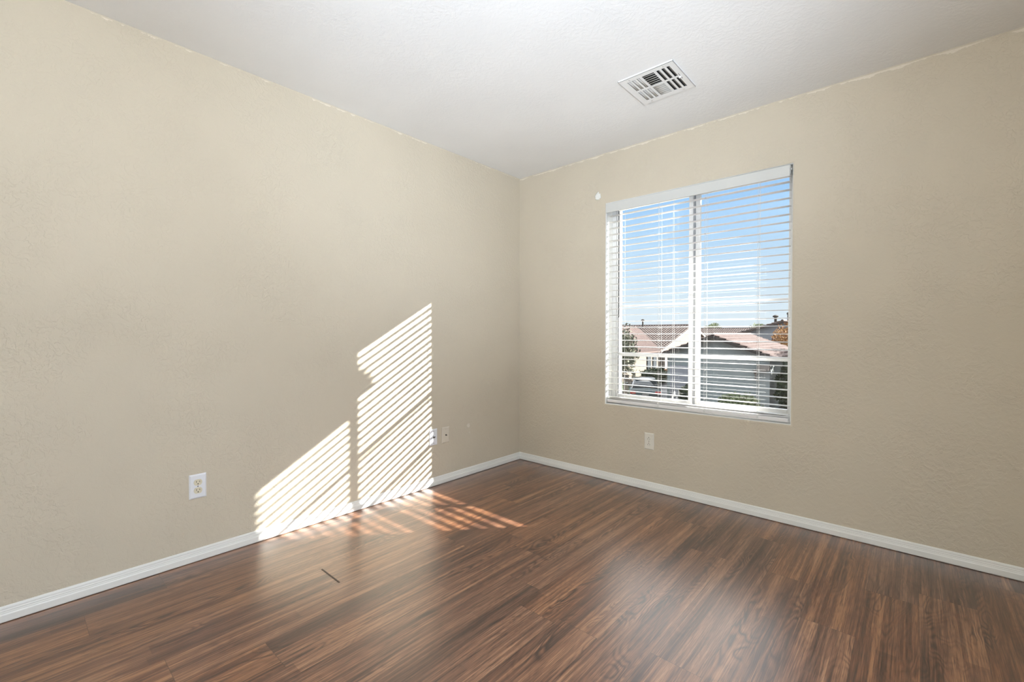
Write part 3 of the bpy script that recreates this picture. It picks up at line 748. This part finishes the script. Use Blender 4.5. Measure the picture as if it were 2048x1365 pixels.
def tree(name, label, cat, base, crown, rad, n, size, mat, seed, trunk=0.12):
    root = empty(name, base); T = Matrix.Translation(-Vector(base)); tag(root, label, cat)
    bm = bmesh.new(); foliage(bm, crown, rad, n, size, seed); o = obj('foliage', bm, mat, root); o.matrix_parent_inverse = T
    if trunk:
        bm = bmesh.new(); c = Vector(crown); bz = Vector(base); top = Vector((c.x, c.y, c.z))
        cyl(bm, bz, bz.lerp(top, 0.6), trunk, trunk*0.7, 8); r_ = random.Random(seed)
        for k in range(7):
            a = 2*PI*k/7+r_.random(); cyl(bm, bz.lerp(top, 0.45+0.1*r_.random()), c+Vector((math.cos(a)*rad[0]*0.75, math.sin(a)*rad[1]*0.75, rad[2]*r_.uniform(-0.1, 0.75))), trunk*0.5, trunk*0.12, 5)
        o = obj('trunk', bm, M_bark, root); o.matrix_parent_inverse = T
    return root
tree('tree', 'airy grey-green tree at the left edge of the window view', 'tree', (-13.2, 26.0, GZ), (-13.1, 26.0, -0.15), (1.55, 1.5, 2.1), 3600, 0.10, M_leafg, 1)
tree('tree', 'orange autumn tree at the right edge of the window view', 'tree', (-3.75, 32.0, GZ), (-3.70, 32.0, 0.35), (1.30, 1.1, 1.5), 2600, 0.10, M_leafo, 2)
tree('hedge', 'low sunlit hedge in front of the cream house', 'hedge', (-13.6, 36.6, GZ), (-13.6, 36.6, -2.45), (1.0, 3.0, 0.5), 2600, 0.09, M_leafo, 3, 0)
tree('hedge', 'dark green clipped hedge behind the parked car', 'hedge', (-12.9, 31.5, GZ), (-12.9, 31.6, -2.3), (1.2, 1.8, 0.70), 3800, 0.10, M_leafd, 4, 0)
tree('bush', 'green bush below the airy tree at lower left of the window', 'bush', (-12.9, 24.8, GZ), (-13.2, 24.5, -2.2), (0.9, 0.9, 0.8), 1800, 0.09, M_leafb, 5, 0)
tree('bush', 'pale green bush in front of the shaded gable wall', 'bush', (-4.0, 22.0, GZ), (-4.05, 21.9, -2.5), (1.15, 0.8, 0.6), 2600, 0.07, M_leafb, 6, 0)
tree('shrub', 'dark shrub between the parked car and the mullion', 'bush', (-6.9, 22.2, GZ), (-6.95, 22.3, -2.35), (0.40, 0.4, 0.6), 1300, 0.07, M_leafd, 8, 0)
tree('tree', 'dark tall evergreen in the shade by the right window edge', 'tree', (-1.75, 23.6, GZ), (-1.75, 23.6, -1.55), (1.15, 1.1, 1.55), 6000, 0.10, M_leafd, 7)
tree('tree', 'added evergreen row unseen right of the window view, put in to shade the nearest house', 'tree', (-0.4, 28.5, GZ), (-0.4, 28.5, -0.2), (1.7, 4.2, 2.3), 14000, 0.16, M_leafd, 17)  # unseen tree, added to keep the sun off the nearest house
for i, (x, y, lab) in enumerate(((-26.5, 88, 'distant round green treetop right of the mullion'), (-19.5, 94, 'wider distant green treetop beside the thin antenna pipe'))):
    tree('tree', lab, 'tree', (x, y, GZ), (x, y, 1.7), (1.9+0.8*i, 2, 1.5), 1800, 0.2, M_leafb, 20+i)
# garden pillars
for i, (x, y, w, z1, lab) in enumerate(((-11.7, 24.6, 0.20, -1.62, 'cream garden pillar beside the bush in the left pane'), (-13.15, 28.5, 0.16, -1.75, 'smaller cream pillar farther back behind the garden pillar'))):
    root = empty('garden_pillar', (x, y, GZ)); T = Matrix.Translation(-root.location); tag(root, lab, 'pillar')
    bm = bmesh.new(); box(bm, x-w, x+w, y-w, y+w, GZ, z1-0.08, 0.01); o = obj('shaft', bm, M_cream, root); o.matrix_parent_inverse = T
    bm = bmesh.new(); box(bm, x-w-0.05, x+w+0.05, y-w-0.05, y+w+0.05, z1-0.08, z1, 0.02); o = obj('cap', bm, M_cream, root); o.matrix_parent_inverse = T

# parked car, seen from behind
M_paint = plain('dark_green_car_paint', (0.030, 0.045, 0.045), 0.18, 0.1, spec=0.8)
M_cglass = plain('car_glass', (0.015, 0.02, 0.025), 0.05, 0.1, spec=0.8)
M_tail = plain('red_tail_light', (0.35, 0.02, 0.02), 0.2, 0.1)
M_rub = plain('tyre_rubber', (0.02, 0.02, 0.02), 0.8, 0.1)
M_chrome = plain('chrome', (0.5, 0.5, 0.5), 0.2, 0.05, metal=0.9)
car = empty('car', (0, 0, 0)); tag(car, 'dark green car parked in the driveway, rear with red tail lights', 'car')
def car_body():
    bm = bmesh.new()
    st = [  # y (length, 0 rear .. 4.5 front), half width, z bottom, z belt
        (0.00, 0.72, 0.45, 0.85), (0.06, 0.82, 0.34, 0.98), (0.7, 0.88, 0.26, 1.02), (1.6, 0.90, 0.24, 0.98), (2.9, 0.90, 0.24, 0.95), (3.7, 0.87, 0.26, 0.86), (4.35, 0.78, 0.34, 0.72), (4.5, 0.62, 0.42, 0.62)]
    rings = []
    for y, w, zb, zt in st:
        pts = [(-w*0.92, zb), (-w, zb+0.12), (-w, (zb+zt)/2), (-w*0.97, zt-0.06), (-w*0.88, zt), (0, zt+0.03), (w*0.88, zt), (w*0.97, zt-0.06), (w, (zb+zt)/2), (w, zb+0.12), (w*0.92, zb)]
        rings.append([bm.verts.new((a, y, c)) for a, c in pts])
    for a, c in zip(rings, rings[1:]):
        k = len(a)
        for i in range(k): bm.faces.new((a[i], a[(i+1) % k], c[(i+1) % k], c[i]))
    bm.faces.new(rings[0][::-1]); bm.faces.new(rings[-1]); bmesh.ops.recalc_face_normals(bm, faces=bm.faces[:]); return bm
body = obj('body', car_body(), M_paint, car, True)
def cabin(scale, zt, y0, y1, y2, y3, wb, wt, zb):
    bm = bmesh.new()
    B = [bm.verts.new(p) for p in ((-wb, y0, zb), (wb, y0, zb), (wb, y3, zb), (-wb, y3, zb))]
    Tt = [bm.verts.new(p) for p in ((-wt, y1, zt), (wt, y1, zt), (wt, y2, zt), (-wt, y2, zt))]
    for i in range(4): bm.faces.new((B[i], B[(i+1) % 4], Tt[(i+1) % 4], Tt[i]))
    bm.faces.new(Tt); bm.faces.new(B[::-1]); bmesh.ops.recalc_face_normals(bm, faces=bm.faces[:])
    bmesh.ops.bevel(bm, geom=bm.edges[:], offset=0.05, segments=3, affect='EDGES'); return bm
obj('cabin_glass', cabin(1, 1.43, 0.15, 0.75, 2.3, 3.1, 0.78, 0.60, 0.93), M_cglass, car, True)
obj('roof_panel', cabin(1, 1.475, 0.72, 0.80, 2.2, 2.35, 0.61, 0.56, 1.41), M_paint, car, True)
for s in (-1, 1):
    bm = bmesh.new(); box(bm, s*0.66-0.15, s*0.66+0.15, -0.03, 0.10, 0.72, 0.87, 0.02); obj('tail_light', bm, M_tail, car)
    bm = bmesh.new(); box(bm, s*0.98-0.09, s*0.98+0.09, 2.55, 2.68, 0.95, 1.07, 0.03); obj('wing_mirror', bm, M_paint, car)
    for y in (0.85, 3.6):
        bm = bmesh.new(); lathe(bm, [(0.20, -0.10), (0.31, -0.10), (0.325, -0.05), (0.325, 0.05), (0.31, 0.10), (0.20, 0.10)], (s*0.80, y, 0.325), 20, 'x'); wl = obj('wheel', bm, M_rub, car, True)
        bm = bmesh.new(); lathe(bm, [(0.19, -0.105), (0.19, 0.105)], (s*0.80, y, 0.325), 16, 'x'); obj('hubcap', bm, M_chrome, wl)
bm = bmesh.new(); box(bm, -0.80, 0.80, -0.07, 0.10, 0.36, 0.52, 0.03); obj('bumper', bm, M_paint, car)
bm = bmesh.new(); box(bm, -0.17, 0.17, -0.045, 0.0, 0.62, 0.74, 0.01); obj('number_plate', bm, M_trimw, car)
car.location = (-8.35, 20.2, GZ+0.03); car.rotation_euler = (0, 0, math.radians(28))

# own house: eave corner of the neighbouring wing, right of the window (its shade falls on the right pane)
root = empty('roof_wing', (3.2, 0.8, GZ)); root['kind'] = 'structure'; T = Matrix.Translation(-root.location)
def RP(n, bm, mat):
    o = obj(n, bm, mat, root); o.matrix_parent_inverse = T; return o
EX, EY, EZ = 2.53, 1.50, 2.54
bm = bmesh.new(); prism(bm, [(EX+0.035, 2.345), (4.05, 2.345), (4.05, EZ), (EX+0.035, EZ)], WT+0.01, EY-0.12, 'y'); RP('fascia', bm, M_brown)
bm = bmesh.new(); prism(bm, [(EX, EZ-0.01), (EX, EZ+0.035), (3.30, EZ+1.18), (4.10, EZ+0.035), (4.10, EZ-0.01)], WT+0.01, EY, 'y'); RP('roof', bm, M_tile)
bm = bmesh.new(); box(bm, EX+0.5, 3.9, WT+0.01, EY-0.4, GZ, 2.345); RP('wing_wall', bm, M_cream)
